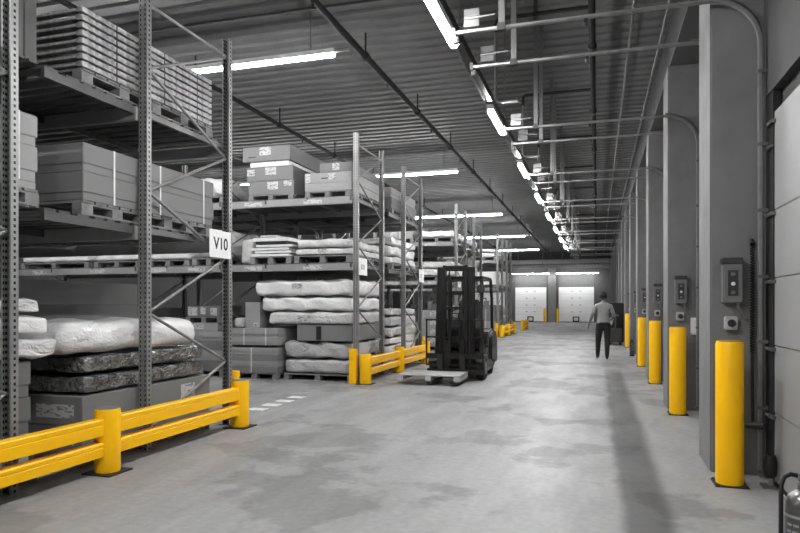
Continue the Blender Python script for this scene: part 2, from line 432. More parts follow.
# lamps hung between the track ends
t = thing('cable_trunking', 'long dark trunking carrying the row of aisle lamps', 'trunking', (-1.43, 0, 4.36))
MB().box(-1.47, -1.39, -5, 32, 4.33, 4.43).build('channel', TRUCK, t, t.location)
MB().cyl((-1.50, -5, 4.36), (-1.50, 32, 4.36), .022, 10).build('conduit', mat('bracket_grey', .3), t, t.location)
for i in range(10): MB().cyl((-1.43, -4+3.6*i, 4.43), (-1.43, -4+3.6*i, CEIL-.005), .008, 6).build('suspension_rod', STEELD, t, t.location)
def lamp():
    t = thing('hanging_strip_lamp', '', 'lamp', (-1.44, 0, 4.2), group='strip lamps above the aisle')
    MB().box(-.045, .045, -.64, .64, .055, .125).build('housing', WHITEP, t)
    MB().box(-.036, .036, -.61, .61, .01, .055).build('diffuser', LAMP, t, bevel=.012)
    return t
LM = None
for k in range(-3, 8):
    y = 6.02+P*k
    lb = 'bright white strip lamp above the aisle, level with the %s right-hand column' % (ORD[k]) if k >= 0 else 'bright strip lamp above the aisle behind the camera, %s from it' % ORD[-k-1]
    if LM is None: LM = lamp(); LM.location = (-1.44, y, 4.2); LM['label'] = lb
    else: dup(LM, (-1.44, y, 4.2), lb)

# rack-aisle lamps, running across
for k in range(-1, 5):
    for h in range(2):
        xa = -3.9-5.2*h; y = 9.2+9.15*k
        if k == 0 and h == 0: lb = 'long bright strip light above the cross aisle behind the V10 sign'
        else: lb = 'long bright strip light over %s cross aisle, %s row end' % (['the camera-side', 'the V10', 'the second', 'the third', 'the fourth', 'the fifth'][k+1], ['aisle', 'inner'][h])
        t = thing('hanging_strip_light', lb, 'light', (xa, y, 5.35), group='strip lights over the cross aisles')
        MB().box(xa-5.1, xa, y-.05, y+.05, 5.41, 5.48).build('housing', WHITEP, t, t.location)
        MB().box(xa-5.1, xa, y-.03, y+.03, 5.36, 5.41).build('diffuser', LAMPR, t, t.location, bevel=.01)
        for x in (xa-.4, xa-4.7): MB().cyl((x, y, 5.48), (x, y, CEIL-.005), .008, 6).build('suspension_wire', STEELD, t, t.location)
        if h == 0: MB().box(xa, xa+.25, y-.02, y+.02, 5.42, 5.46).build('end_rail', STEEL, t, t.location)

# sprinkler pipes under the ceiling
PIPED = mat('dark_pipe', .09, .8, 0, spec=.15)
t = thing('sprinkler_main', 'dark sprinkler pipe along the ceiling with drops to the aisle lamps', 'pipe', (-.07, 0, 5.7))
MB().cyl((-.07, -5, 5.7), (-.07, YB-.4, 5.7), .05, 12).build('main_pipe', PIPED, t, t.location, smooth=True)
for i in range(16): MB().cyl((-.07, .1+P*i-.07, 5.7), (-.07, .1+P*i+.07, 5.7), .07, 12).build('pipe_coupling', BLACK, t, t.location)
for k in range(0, 13):
    y = 9.4+P*k
    b = MB().tube([(-.07, y, 5.7), (-.8, y, 5.7), (-1.36, y, 5.7), (-1.40, y, 5.68), (-1.42, y, 5.62), (-1.42, y, 5.5)], .03, 8).build('branch_pipe', BLACK, t, t.location, smooth=True)
    MB().tube([(-1.42, y, 5.5), (-1.42, y, 4.52), (-1.40, y, 4.48), (-1.36, y, 4.47), (-1.1, y, 4.47)], .022, 8).build('drop_pipe', STEEL, b, t.location, smooth=True)
for i, (x, r, lb) in enumerate(((-3.75, .05, 'long dark sprinkler pipe under the ceiling above the rack ends'), (-7.1, .045, 'long dark sprinkler pipe under the ceiling over the racks'), (.53, .02, 'thin clamped conduit under the ceiling near the right wall'), (1.03, .022, 'thin conduit along the right wall and ceiling corner'))):
    z = 5.72 if i < 2 else 6.0
    t = thing('ceiling_pipe', lb, 'pipe', (x, 0, z))
    MB().cyl((x, -5, z), (x, YB-.4, z), r, 10).build('pipe_run', PIPED if i < 2 else STEELD, t, t.location, smooth=True)
    for j in range(18):
        yy = -3+3.3*j
        MB().cyl((x, yy-.06, z), (x, yy+.06, z), r*1.4, 10).box(x-.012, x+.012, yy-.012, yy+.012, z+r, CEIL-.005).build('pipe_clamp', PIPED if i < 2 else STEELD, t, t.location)
        if i < 2: MB().cyl((x, yy+1.2, z-r), (x, yy+1.2, z-r-.09), .014, 8, .02).build('sprinkler_head', DARK, t, t.location)
t = MB().tube([(-16, 8.55, 5.93), (-4, 8.75, 5.93), (.9, 8.85, 5.93)], .02, 6).build('ceiling_cable', BLACK, None, (0, 8.7, 5.9))
tag(t, 'thin black cable running across the ceiling in front of the first strip light', 'cable')
for i, (x, y) in enumerate(((-2.75, 8.3), (-2.6, 8.9))):
    t = MB().lathe([(.02, .15), (.05, .13), (.09, .06), (.10, .03), (.07, .0), (0, 0)], n=16).build('smoke_detector', WHITEP, None, None, smooth=True)
    t.location = (x, y, CEIL-.15); t['kind'] = 'thing'
    tag(t, ['larger pale round detector on the ceiling left of the aisle lamps', 'smaller pale round detector on the ceiling left of the aisle lamps'][i], 'detector')
    if i: t.scale = (.7, .7, 1)

# ------------------------------------------------------------------ guard rails, upright guards, floor marks
def guard(base, spans, label, grp='yellow guard rails at the rack ends'):
    X = -4.2
    t = thing('guard_rail', label, 'guard rail', (X, base, 0), group=grp)
    for y in spans:
        p = MB().lathe([(.105, .012), (.11, .03), (.11, .555), (.104, .575)], (X, y, 0), 28).build('post', YEL, t, t.location, smooth=True)
        MB().lathe([(.104, .575), (.09, .585), (0, .586)], (X, y, 0), 28).build('post_cap', mat('cap_grey', .42, .6), p, t.location)
        MB().box(X-.15, X+.15, y-.15, y+.15, 0, .012).build('base_plate', DARK, p, t.location)
    for ya, yb in zip(spans, spans[1:]):
        for z0, z1 in ((.160, .285), (.345, .495)):
            zc, h = (z0+z1)/2, z1-z0
            g = z1-h*.33
            prof = [(X-.045, z0), (X+.045, z0), (X+.05, z0+.006), (X+.05, g-.006), (X+.044, g), (X+.05, g+.006), (X+.05, z1-.012), (X+.042, z1), (X-.045, z1)]
            MB().prism(prof, 'y', ya+.10, yb-.10).build('rail', YEL, t, t.location)
guard(6.95, (.3, 2.45, 4.72, 6.95), 'yellow double guard rail in the left foreground, ending by the V10 rack')
guard(11.42, (11.42, 13.6, 15.9), 'yellow double guard rail left of the forklift, along the next rack end')
for k in (2, 3):
    b = 11.42+9.1*(k-1)
    guard(b, (b, b+2.17, b+4.47), ['', '', 'yellow guard rail hidden behind the forklift', 'yellow guard rail just right of the forklift in the distance'][k])
guard(38.4, (38.4, 40.6), 'short farthest yellow guard rail left of the end-wall doors')
def upright_guard(x, y, label):
    m = MB(); m.prism([(x-.075, y-.04), (x-.05, y-.055), (x+.05, y-.055), (x+.075, y-.04), (x+.075, y+.04), (x-.075, y+.04)], 'z', 0, .66)
    o = m.build('upright_guard', YEL, None, (x, y, 0), bevel=.006)
    tag(o, label, 'post guard', 'yellow upright guards')
upright_guard(-4.45, 7.20, 'thin yellow post guard behind the V10 rack upright')
upright_guard(-4.45, 11.42, 'flat yellow post guard in front of the bare upright left of forklift')
for k in (1, 2, 3):
    upright_guard(-4.45, 7.25+9.2*k, 'yellow post guard on the far upright of the %s rack from the camera' % ORD[2*k+1])
    if k > 1: upright_guard(-4.47, 11.40+9.2*(k-1), 'yellow post guard on the near upright of the %s rack from the camera' % ORD[2*k])
m = MARKM = mat('floor_paint', .86, .6, 0, .2, 12)
for i in range(4):
    y = 8.1+.42*i
    o = MB().box(-4.80, -4.54, y, y+.20, 0, .003).build('floor_dash', MARKM, None, (-4.66, y, 0))
    o['kind'] = 'thing'; tag(o, 'white painted floor dash, %s from the V10 rack in the row' % ORD[i], 'floor marking', 'floor dashes at the cross aisle')

# ------------------------------------------------------------------ pallet racks
UPX_SHORT = [-4.45, -7.3, -10.15, -13.0]
UPX_C = [-4.45, -7.33, -9.42, -12.95]
UPX_LONG = [-4.45, -8.05, -11.65, -15.25]
L1, L2, LA2, DT = 2.31, 3.60, 3.53, .022
HT = 4.84
DEP = 1.53
# unit uprights (local origin at foot): channel open to the frame's inside
def upright_mesh():
    w, d, th = .05, .035, .012
    pol = [(-w, -d), (w, -d), (w, d), (w-.02, d), (w-.02, d-th), (w-th, d-th), (w-th, -d+th), (-w+th, -d+th), (-w+th, d-th), (-w+.02, d-th), (-w+.02, d), (-w, d)]
    m = MB().prism(pol, 'z', .008, HT); m.box(-.075, .075, -.06, .06, 0, .008)
    o = m.build('upright', PERF, None); return o
U0 = upright_mesh(); C.objects.unlink(U0)
ZN = [.2, .80, 1.42, 2.08, 2.68, 3.33, 3.95, 4.6]
def brace_meshes():
    a, b = .035, DEP-.035; out = []
    for i in range(7):
        ya, yb = (a, b) if i % 2 == 0 else (b, a)
        out.append(MB().cyl((0, ya, ZN[i]), (0, yb, ZN[i+1]), .017, 8).build('brace', STEEL, None))
    for z in (.2, 4.6): out.append(MB().cyl((0, a, z+.02), (0, b, z+.02), .017, 8).build('brace', STEEL, None))
    for o in out: C.objects.unlink(o)
    return out
B0 = brace_meshes()
def rack(y0, label, bays, label_face, deck=(0, 1.53), UPX=UPX_SHORT, L2=3.60):
    t = thing('pallet_rack', label, 'rack', (UPX[0], y0, 0), group='steel pallet racks')
    def add(src, loc, rz=0):
        o = src.copy(); C.objects.link(o); o.parent = t; o.location = loc; o.rotation_euler = (0, 0, rz)
    for x in UPX[:bays+1]:
        dx = x-UPX[0]
        add(U0, (dx, 0, 0)); add(U0, (dx, DEP, 0), PI)
        for b in B0: add(b, (dx, 0, 0))
    for i in range(bays):
        xa, xb = UPX[i]-.05, UPX[i+1]+.05
        for zt in (L1, L2):
            for yy, s in ((y0-.061, -1), (y0+DEP+.035+.026, 1)):
                bm_ = MB().box(xb, xa, yy-.025, yy+.025, zt-.14, zt).build('beam', BEAM, t, t.location, bevel=.006)
                if (s < 0) == (label_face < 0):
                    for fx in (.3, .77):
                        x = xa+(xb-xa)*fx; yy2 = yy+s*.026
                        MB().box(x-.2, x+.2, min(yy2, yy2+s*.002), max(yy2, yy2+s*.002), zt-.115, zt-.03).build('beam_label', STICK, bm_, t.location)
            m = MB(); ya, yb = y0+deck[0], y0+deck[1]
            y = ya
            while y < yb-.05:
                w = random.uniform(.09, .15); m.box(xb+.01, xa-.01, y, min(y+w, yb), zt, zt+DT); y += w+random.uniform(.03, .09)
            m.build('deck_boards', BOARDM, t, t.location)
            for x in (xa-.03, xa-(xa-xb)*.34, xa-(xa-xb)*.67, xb+.03):
                MB().box(x-.02, x+.02, y0-.034, y0+DEP+.034, zt-.06, zt-.001).build('cross_bar', STEELD, t, t.location)
                if deck[0] < 0: MB().box(x-.02, x+.02, ya, y0-.088, zt-.08, zt-.001).build('cross_bar', mat('dark_bar', .27, .5, .3), t, t.location)
    return t
rack(2.41, 'steel pallet rack at the left edge of the photo, nearest the camera', 3, 1, (-.35, 1.85), UPX_LONG, LA2)
rack(5.53, 'steel pallet rack with the V10 sign on its end', 3, 1, (-1.2, 1.55), UPX_LONG, LA2)
rack(11.58, 'steel pallet rack with the mattress stack, across the aisle from V10', 3, -1, (-.03, 2.0), UPX_C)
rack(14.74, 'steel pallet rack whose end stands just left of the forklift mast', 2, 1, (-.95, 1.55))
for k in (2, 3):
    rack(2.38+9.2*k, 'steel pallet rack, %s from the camera along the aisle' % ORD[2*k], 2, -1, (-.03, 2.0))
    rack(5.54+9.2*k, 'steel pallet rack, %s from the camera along the aisle' % ORD[2*k+1], 2, 1, (-.95, 1.55))

# row signs on the uprights
def sign(x, y, z, label, text=None):
    t = thing('row_sign', label, 'sign', (x, y, z), group='row signs on the rack ends')
    MB().box(0, .006, 0, .46, 0, .33).build('plate', WHITEP, t, bevel=.002)
    MB().box(-.029, 0, .35, .38, .1, .2).build('mounting_clip', STEELD, t)
    if text:
        cu = bpy.data.curves.new('sign_lettering', 'FONT'); cu.body = text; cu.size = .20; cu.extrude = .0008
        cu.align_x = 'CENTER'; cu.align_y = 'CENTER'; cu.offset = .0045
        tmp = bpy.data.objects.new('tmp_text', cu); C.objects.link(tmp)
        dg = bpy.context.evaluated_depsgraph_get(); dg.update()
        me = bpy.data.meshes.new_from_object(tmp.evaluated_get(dg)); bpy.data.objects.remove(tmp)
        o = bpy.data.objects.new('sign_lettering', me); C.objects.link(o); o.parent = t
        me.materials.clear()
        o.location = (.0075, .235, .165); o.rotation_euler = (PI/2, 0, PI/2); o.scale = (.95, 1, 1)
        me.materials.append(BLACK)
    else:
        m = MB()
        for i in range(3): m.box(.006, .007, .13+.07*i, .165+.07*i, .11, .21)
        m.build('faded_marks', GREYP, t)
sign(-4.37, 6.55, 2.07, 'white V10 row sign on the rack upright', 'V10')
sign(-4.37, 11.50, 2.08, 'small narrow white row sign on the bare upright above the mattresses')
sign(-4.37, 15.85, 2.09, 'small white row sign on the upright just left of the forklift')
sign(-4.37, 20.70, 2.08, 'tiny white row sign far down the aisle on the fifth rack')

# ------------------------------------------------------------------ loads
def pallet(x0, x1, y0, y1, z, label, ny=3, h=.135, mat_=None):
    t = thing('pallet', label, 'pallet', ((x0+x1)/2, (y0+y1)/2, z), group='wooden pallets on the racks')
    m = MB(); n = max(4, int((y1-y0)/.16))
    for i in range(n):
        a = y0+(y1-y0)*i/n; m.box(x0, x1, a+.01, a+(y1-y0)/n-.015, z+h-.022, z+h)
    m.build('top_boards', mat_ or WOOD, t, t.location)
    for i in range(3):
        xc = x0+.06+(x1-x0-.12)*i/2; m = MB()
        for j in range(ny+1):
            yc = y0+.07+(y1-y0-.14)*j/ny; m.box(xc-.055, xc+.055, yc-.07, yc+.07, z+.018, z+h-.04)
        m.box(xc-.05, xc+.05, y0, y1, z, z+.018); m.box(xc-.05, xc+.05, y0, y1, z+h-.04, z+h-.022)
        m.build('runner', mat_ or WOOD, t, t.location)
    return t
def carton(x0, x1, y0, y1, z0, z1, label, m=None, lid=.66, stick=(), straps=(), grp='cartons stacked on the racks', cat='carton', marks=()):
    m = m or CARTA
    t = thing('carton', label, cat, ((x0+x1)/2, (y0+y1)/2, z0), group=grp)
    e = .012 if lid else 0
    MB().box(x0+e, x1-e, y0+e, y1-e, z0, z1-(.004 if lid else 0)).build('box_base' if lid else 'box_body', m, t, t.location, bevel=.004)
    if lid: MB().box(x0, x1, y0, y1, z1-(z1-z0)*lid, z1).build('lid', m, t, t.location, bevel=.005)
    for f, a0, a1, b0, b1 in stick:      # fractions on face f: 'y' = facing the camera, 'x' = facing the aisle
        zz0, zz1 = z0+(z1-z0)*b0, z0+(z1-z0)*b1
        if f == 'y': MB().box(x0+(x1-x0)*a0, x0+(x1-x0)*a1, y0-.003, y0, zz0, zz1).build('sticker', STICK, t, t.location)
        else: MB().box(x1, x1+.003, y0+(y1-y0)*a0, y0+(y1-y0)*a1, zz0, zz1).build('sticker', STICK, t, t.location)
    for f, a in straps:
        if f == 'x':
            yc = y0+(y1-y0)*a; mb = MB().box(x1, x1+.003, yc-.012, yc+.012, z0, z1+.002); mb.box(x0, x1, yc-.012, yc+.012, z1, z1+.002)
        else:
            xc = x0+(x1-x0)*a; mb = MB().box(xc-.012, xc+.012, y0-.003, y0, z0, z1+.002); mb.box(xc-.012, xc+.012, y0, y1, z1, z1+.002)
        mb.build('strap', STRAP, t, t.location)
    for f, a0, a1, b0, b1 in marks:
        MB().box(x0+(x1-x0)*a0, x0+(x1-x0)*a1, y0-.002, y0, z0+(z1-z0)*b0, z0+(z1-z0)*b1).build('print_mark', DARK, t, t.location)
    return t
def soft(x0, x1, y0, y1, z0, z1, label, m=None, name='wrapped_mattress', cat='mattress', seed=0, amp=.03, pw=5., sag=0., tape=None, grp='plastic wrapped mattresses', stick=()):
    """a plastic-wrapped padded slab: rounded box with creases pushed inwards only"""
    rnd = random.Random(seed*131+5)
    bm = bmesh.new(); nx, ny, nz = 22, 26, 8
    ph = [(rnd.uniform(4, 13), rnd.uniform(4, 13), rnd.uniform(5, 14), rnd.uniform(0, 6)) for _ in range(5)]
    cx, cy, cz = (x0+x1)/2, (y0+y1)/2, (z0+z1)/2; hx, hy, hz = (x1-x0)/2, (y1-y0)/2, (z1-z0)/2
    R = min(hx, hy, hz)*(.85 if pw < 4 else .55)
    def pos(u, v, w):
        p = Vector((u*hx, v*hy, w*hz))
        q = Vector((max(-hx+R, min(hx-R, p.x)), max(-hy+R, min(hy-R, p.y)), max(-hz+R, min(hz-R, p.z))))
        d = p-q
        if d.length > 1e-6: p = q+d.normalized()*min(R, d.length if max(abs(u), abs(v), abs(w)) < .999 else R)
        k = sum(math.sin(a*p.x+b*p.y+c*p.z+f)+.5*math.sin(2.3*b*p.x-1.9*a*p.y+2*c*p.z+f) for a, b, c, f in ph)/5
        k = .5+.5*max(-1, min(1, k*1.3))
        nrm = d.normalized() if d.length > 1e-6 else Vector((0, 0, 0))
        p -= nrm*amp*k
        if sag: p.z -= sag*(v*v*.5+.5*u*u)*(1 if w > 0 else 0)
        return Vector((cx, cy, cz))+p
    cache = {}
    def V(i, j, k):
        if (i, j, k) not in cache: cache[(i, j, k)] = bm.verts.new(pos(-1+2*i/nx, -1+2*j/ny, -1+2*k/nz))
        return cache[(i, j, k)]
    for i in range(nx):
        for j in range(ny):
            for k in (0, nz): bm.faces.new((V(i,j,k), V(i+1,j,k), V(i+1,j+1,k), V(i,j+1,k)))
    for i in range(nx):
        for k in range(nz):
            for j in (0, ny): bm.faces.new((V(i,j,k), V(i+1,j,k), V(i+1,j,k+1), V(i,j,k+1)))
    for j in range(ny):
        for k in range(nz):
            for i in (0, nx): bm.faces.new((V(i,j,k), V(i,j+1,k), V(i,j+1,k+1), V(i,j,k+1)))
    mb = MB(); mb.bm.free(); mb.bm = bm
    o = mb.build(name, m or FILM, None, (cx, cy, z0), smooth=True)
    tag(o, label, cat, grp)
    for f, a0, a1, b0, b1 in stick:
        MB().box(x0+(x1-x0)*a0, x0+(x1-x0)*a1, y0-.002, y0+.03, z0+(z1-z0)*b0, z0+(z1-z0)*b1).build('sticker', STICK, o, (cx, cy, z0))
    if tape: MB().box(x0+(x1-x0)*tape[0], x0+(x1-x0)*tape[1], y0-.004, y0+.01, z0+.02, z1-.02).build('dark_band', DARK, o, (cx, cy, z0))
    return o

G = .004
# ---- rack B (far left): loads end at Y 4.27
ya, yb = 2.35, 4.30
z = LA2+DT+G
z += .0
for i in range(3):
    y1_ = yb-.13*i
    for j in range(2):
        carton(-5.6, -4.56, y1_-.12, y1_, z+.6*j, z+.595+.6*j, 'upright flat carton on top shelf at left edge, %s tier, %s from V10' % (['lower', 'upper'][j], ORD[i]), mat('glossy_wrap', .38, .18, 0, .1, 4, coat=1.), lid=0)
z = L1+DT+G
pallet(-5.7, -4.53, ya, yb, z, 'pallet under strapped cartons, middle shelf at left photo edge')
z += .139
for j, h in enumerate((.06, .30, .26)):
    carton(-5.65, -4.55+.0, ya+.05, yb-.02*(j == 0), z, z+h, 'grey carton at left photo edge on middle shelf, %s of three' % ['bottom', 'middle', 'top'][j], CARTC, lid=.7 if j else 0, straps=(('x', .9),) if j else ())
    z += h+G
pallet(-5.75, -4.55, ya, yb, G*0, 'pallet on the floor at left photo edge under dark cartons')
z = .139
for j, h in enumerate((.28, .30, .30)):
    carton(-5.7, -4.58, ya, yb-.04, z, z+h, 'dark carton on the floor stack at left photo edge, %s layer' % ['bottom', 'middle', 'top'][j], [CARTC, CARTB, CARTB][j]); z += h+G
soft(-5.7, -4.5, ya-.05, 4.5, z, z+.20, 'grey-white plastic wrapped bundle at left photo edge, lowest of three', FILM2, seed=1, amp=.05); z += .2+G
soft(-5.7, -4.52, ya-.05, 4.42, z, z+.18, 'crumpled clear-wrapped bundle at left photo edge, middle of three', FILM, seed=2, amp=.05); z += .18+G
soft(-5.6, -4.55, ya, 4.36, z, z+.15, 'small crumpled plastic bundle at left photo edge, topmost of three', FILM2, seed=3, amp=.05)
# second stack inward
# ---- rack A (V10)
ya, yb = 4.77, 6.87
z = LA2+DT+G
pallet(-5.72, -4.53, ya, yb, z, 'pallet under the slatted bed bases on the top V10 shelf', ny=4)
z += .139
for j in range(8):
    t = thing('slatted_base', 'slatted wooden bed base on top V10 shelf, %s layer from the pallet' % ORD[j], 'bed base', (-5.1, 5.8, z), group='slatted bases stacked on the top shelf')
    hh = .064
    m = MB()
    for xx in (-5.68, -4.60):
        m.box(xx, xx+.06, ya+.01, yb-.01, z+.014, z+hh)
    for i in range(15):
        yy = ya+.02+(yb-ya-.1)*i/14; m.box(-5.62, -4.60, yy, yy+.07, z+.03, z+hh-.008)
    m.build('frame_boards', SLAT, t, t.location, bevel=.003)
    m = MB()
    for i in range(7):
        yy = ya+.08+(yb-ya-.2)*i/6; m.box(-5.66, -4.56, yy, yy+.04, z, z+.014)
    m.build('spacer', WOOD, t, t.location)
    for yy in (5.22, 5.95, 6.55): MB().box(-4.539, -4.535, yy, yy+.012, z+.012, z+hh).build('binding', BLACK, t, t.location)
    z += .072
z = L1+DT+G
pallet(-5.72, -4.53, ya, yb, z, 'pallet under the long strapped cartons on the middle V10 shelf', ny=5)
z += .139
for j in range(2):
    carton(-5.7, -4.52, ya, yb, z, z+.262, 'long grey telescopic carton with white straps, middle V10 shelf, %s of two' % ['lower', 'upper'][j], CARTA, lid=.72, straps=(('x', .19), ('x', .52), ('x', .9)))
    z += .262+G
pallet(-7.05, -5.88, ya, yb, L1+DT+G, 'pallet behind the strapped cartons on the middle V10 shelf', ny=4)
z = L1+DT+G+.139
for j in range(3):
    carton(-7.0, -5.9, ya+.1, yb, z, z+.26, 'grey carton behind the strapped pair on the middle V10 shelf, %s layer' % ORD[j], CARTA, lid=0, stick=(('x', .5, .85, .3, .95),) if j == 2 else ()); z += .26+G
# floor load
z = 0
t = pallet(-5.75, -4.53, ya, 6.8, 0, 'low pallet under the big labelled carton in the V10 floor bay', h=.10)
z = .104
carton(-5.72, -4.53, ya, 6.8, z, z+.27, 'dark big carton at the bottom of the V10 floor stack', CARTB, lid=0, stick=(('y', .55, .92, .35, .62),))
z += .27+G
carton(-5.72, -4.53, ya, 6.8, z, z+.27, 'big grey carton with white label behind the foreground guard rail', CARTA, lid=0, stick=(('y', .55, .92, .25, .72), ('x', .72, .85, .1, .8)), marks=(('y', .22, .42, .62, .72), ('y', .20, .40, .42, .48)))
z += .27+G
soft(-5.7, -4.56, ya+.05, 6.75, z, z+.185, 'dark clear-wrapped panel bundle in the V10 floor bay, lower of two', FILMD, 'wrapped_bundle', 'bundle', 4, .03, grp='clear-wrapped bundles'); z += .185+G
soft(-5.7, -4.58, ya+.08, 6.78, z, z+.185, 'dark clear-wrapped panel bundle in the V10 floor bay, upper of two', FILMD, 'wrapped_bundle', 'bundle', 5, .03, grp='clear-wrapped bundles'); z += .185+G
soft(-5.6, -4.53, 4.58, 6.62, z, z+.33, 'big white rolled mattress in plastic on top of the V10 floor stack', FILM, 'rolled_mattress', 'mattress', 6, .03, pw=3)
pallet(-7.1, -5.88, ya+.2, 7.05, 0, 'pallet under the tall dark carton stack deep in the V10 floor bay')
z = .139
for j, h in enumerate((.36, .36, .36, .27, .27)):
    carton(-7.1, -5.85, ya+.25, 7.12, z, z+h, 'long dark carton deep in the V10 floor bay, %s layer up' % ORD[j], CARTB, lid=0); z += h+G
# bay 2 of A and B, deeper in
for (y0_, y1_, rn) in ((2.4, 4.2, 'left-edge'), (4.85, 6.85, 'V10')):
    for zt, ln in ((0, 'floor'), (L1+DT+G, 'middle'), (LA2+DT+G, 'top')):
        for q in range(2):
            xa = -8.18-1.38*q
            pallet(xa-1.2, xa, y0_, y1_, zt, 'pallet in the second %s bay, %s level, %s stack in' % (rn, ln, ORD[q]))
            z = zt+.139
            for j in range(random.choice((2, 3))):
                h = random.uniform(.2, .33)
                carton(xa-1.18, xa-.02, y0_+.03, y1_-.02, z, z+h, 'grey carton in the second %s bay, %s level, %s stack, layer %s' % (rn, ln, ORD[q], ORD[j]), random.choice((CARTA, CARTB)), lid=random.choice((0, .7))); z += h+G

# ---- rack C front: loads from Y 11.66
ya, yb = 11.66, 13.55
nm = 'mattress rack'
# top shelf
z = L2+DT+G
pallet(-6.85, -5.83, ya, yb, z, 'pallet under the tall three-carton stack, top shelf of mattress rack', h=.12)
z += .124
carton(-6.85, -5.82, ya, yb-.2, z, z+.28, 'grey carton with two white labels, lowest on the tall top-shelf stack', CARTA, 0, (('y', .42, .66, .35, .9), ('y', .78, .95, .55, .95))); z += .28+G
carton(-6.88, -5.84, ya, yb-.2, z, z+.28, 'grey carton with two white labels, second on the tall top-shelf stack', CARTA, 0, (('y', .40, .64, .4, .95), ('y', .0, .17, .4, .85))); z += .28+G
o = MB().box(-6.8, -5.93, ya-.01, yb, z, z+.10).build('white_panel', FOAM, None, (-6.4, 12.6, z), bevel=.004)
tag(o, 'flat white panel sandwiched under the topmost carton of the tall stack', 'panel'); z += .10+G
carton(-6.95, -5.88, ya-.05, yb+.1, z, z+.30, 'topmost grey carton of the tall stack near the ceiling', CARTA, 0, (('y', .36, .6, .4, .95),), marks=(('y', .12, .28, .28, .34),))
z = L2+DT+G
pallet(-5.58, -4.6, ya, yb, z, 'pallet under light cartons beside the bare upright, top shelf', h=.13)
z += .134
carton(-5.58, -4.58, ya, yb, z, z+.155, 'pale carton on pallet beside the bare upright, lowest of three', CARTC, 0); z += .155+G
carton(-5.58, -4.58, ya, yb, z, z+.20, 'pale carton with dark stripe label beside the bare upright, middle of three', CARTC, 0, (('y', .02, .12, .05, .95), ('y', .5, .66, .3, .9)), marks=(('y', .36, .52, .4, .5),)); z += .2+G
carton(-5.25, -4.58, ya, yb, z, z+.18, 'small grey carton beside the bare upright, topmost of three', CARTA, 0, (('y', .4, .62, .2, .95),))
pallet(-7.98-.6, -7.42, ya, yb, L2+DT+G, 'pallet in the second bay of mattress rack top shelf')
soft(-8.4, -7.45, ya+.1, yb, L2+DT+G+.139, L2+.62, 'wrapped lumpy load in the second bay of mattress rack top shelf', FILM2, seed=8, amp=.06)
# middle shelf
z = L1+DT+G
pallet(-5.82, -4.58, ya, yb, z, 'pallet under two flat wrapped mattresses, middle shelf of mattress rack', h=.15)
z += .154
soft(-5.8, -4.58, ya, yb, z, z+.14, 'flat wrapped mattress on middle shelf next to bare upright, lower', FILM2, seed=9, amp=.02, stick=(('y', .42, .56, .2, .9),)); z += .14+G
soft(-5.78, -4.62, ya, yb, z, z+.19, 'rounded wrapped mattress on middle shelf next to bare upright, upper', FILM2, seed=10, amp=.03, pw=3)
z = L1+DT+G
pallet(-6.82, -5.88, ya, yb, z, 'pallet under the white panel pile, middle shelf of mattress rack', h=.15)
z += .154
for j in range(4):
    dx = (0, .07, -.04, .09)[j]
    o = MB().box(-6.78+dx, -5.92+dx*.5, ya+.01*j, yb-.2, z, z+.046).build('white_panel', FOAM, None, (-6.3, 12.5, z), bevel=.003)
    tag(o, 'flat white panel in the middle-shelf pile, %s from its pallet' % ORD[j], 'panel', 'white panels on the middle shelf'); z += .064
for j, (xa, xb, h, r) in enumerate(((-6.7, -6.0, .05, 0), (-6.75, -5.95, .07, 0), (-6.6, -6.2, .05, 0))):
    o = MB().box(xa, xb, ya+.02, yb-.5+.2*j, z, z+h).build('loose_board', [DARK, FOAM, WOODL][j], None, ((xa+xb)/2, 12.4, z), bevel=.003)
    tag(o, ['dark loose board lying on the white panel pile', 'white loose board lying over the dark board of the panel pile', 'pale loose board topmost on the panel pile'][j], 'board', 'loose boards on the panel pile'); z += h+G
pallet(-8.2, -7.4, ya, yb, L1+DT+G, 'pallet left of the bay post on middle shelf of mattress rack', h=.15)
soft(-8.15, -7.42, ya, yb, L1+DT+G+.154, L1+.82, 'tall white wrapped load on middle shelf right behind the V10 sign', FILM, 'wrapped_load', 'load', 11, .04, grp='wrapped loads')
soft(-7.18, -6.86, ya+.2, yb, L1+DT+G, L1+.58, 'narrow wrapped roll standing on middle shelf beside the panel pile', FILM2, 'wrapped_roll', 'roll', 12, .03, grp='wrapped loads')
for q, (xa, xb, n_) in enumerate(((-9.33, -8.28, 'behind the V10 upright'), (-10.75, -9.52, 'third bay'), (-12.85, -10.9, 'inner third bay'))):
    pallet(xa, xb, ya, yb, L1+DT+G, 'pallet on middle shelf of mattress rack, %s' % n_, h=.13)
    soft(xa+.03, xb-.03, ya, yb, L1+DT+G+.134, L1+DT+.36, 'flat white wrapped mattress on middle shelf of mattress rack, %s' % n_, FILM, seed=20+q, amp=.02)
# floor bay of C: mattress stack on the right
pallet(-6.05, -4.56, ya, yb, 0, 'floor pallet under the tall mattress stack by the yellow guard', h=.125)
z = .129
soft(-6.05, -4.57, ya, yb, z, z+.29, 'grey wrapped mattress at the bottom of the tall stack', PADG, seed=30, amp=.03); z += .29+G
soft(-6.08, -4.56, ya, yb, z, z+.36, 'grey quilted mattress with draped cover, second from bottom of tall stack', PADG, seed=31, amp=.06, stick=(('y', .3, .38, .3, .85),)); z += .36+G
c = carton(-5.75, -4.56, ya, yb, z, z+.31, 'grey carton with black band in the tall mattress stack', CARTA, 0)
MB().box(-5.33, -5.22, ya-.004, ya, z+.02, z+.29).build('black_band', BLACK, c, c.location); z += .31+G
c2 = soft(-6.42, -4.57, ya+.02, yb-.1, z, z+.265, 'white wrapped mattress with paper labels, lowest white one of tall stack', FILM2, seed=32, amp=.03, stick=(('y', .36, .56, .2, .75),)); z += .265+G
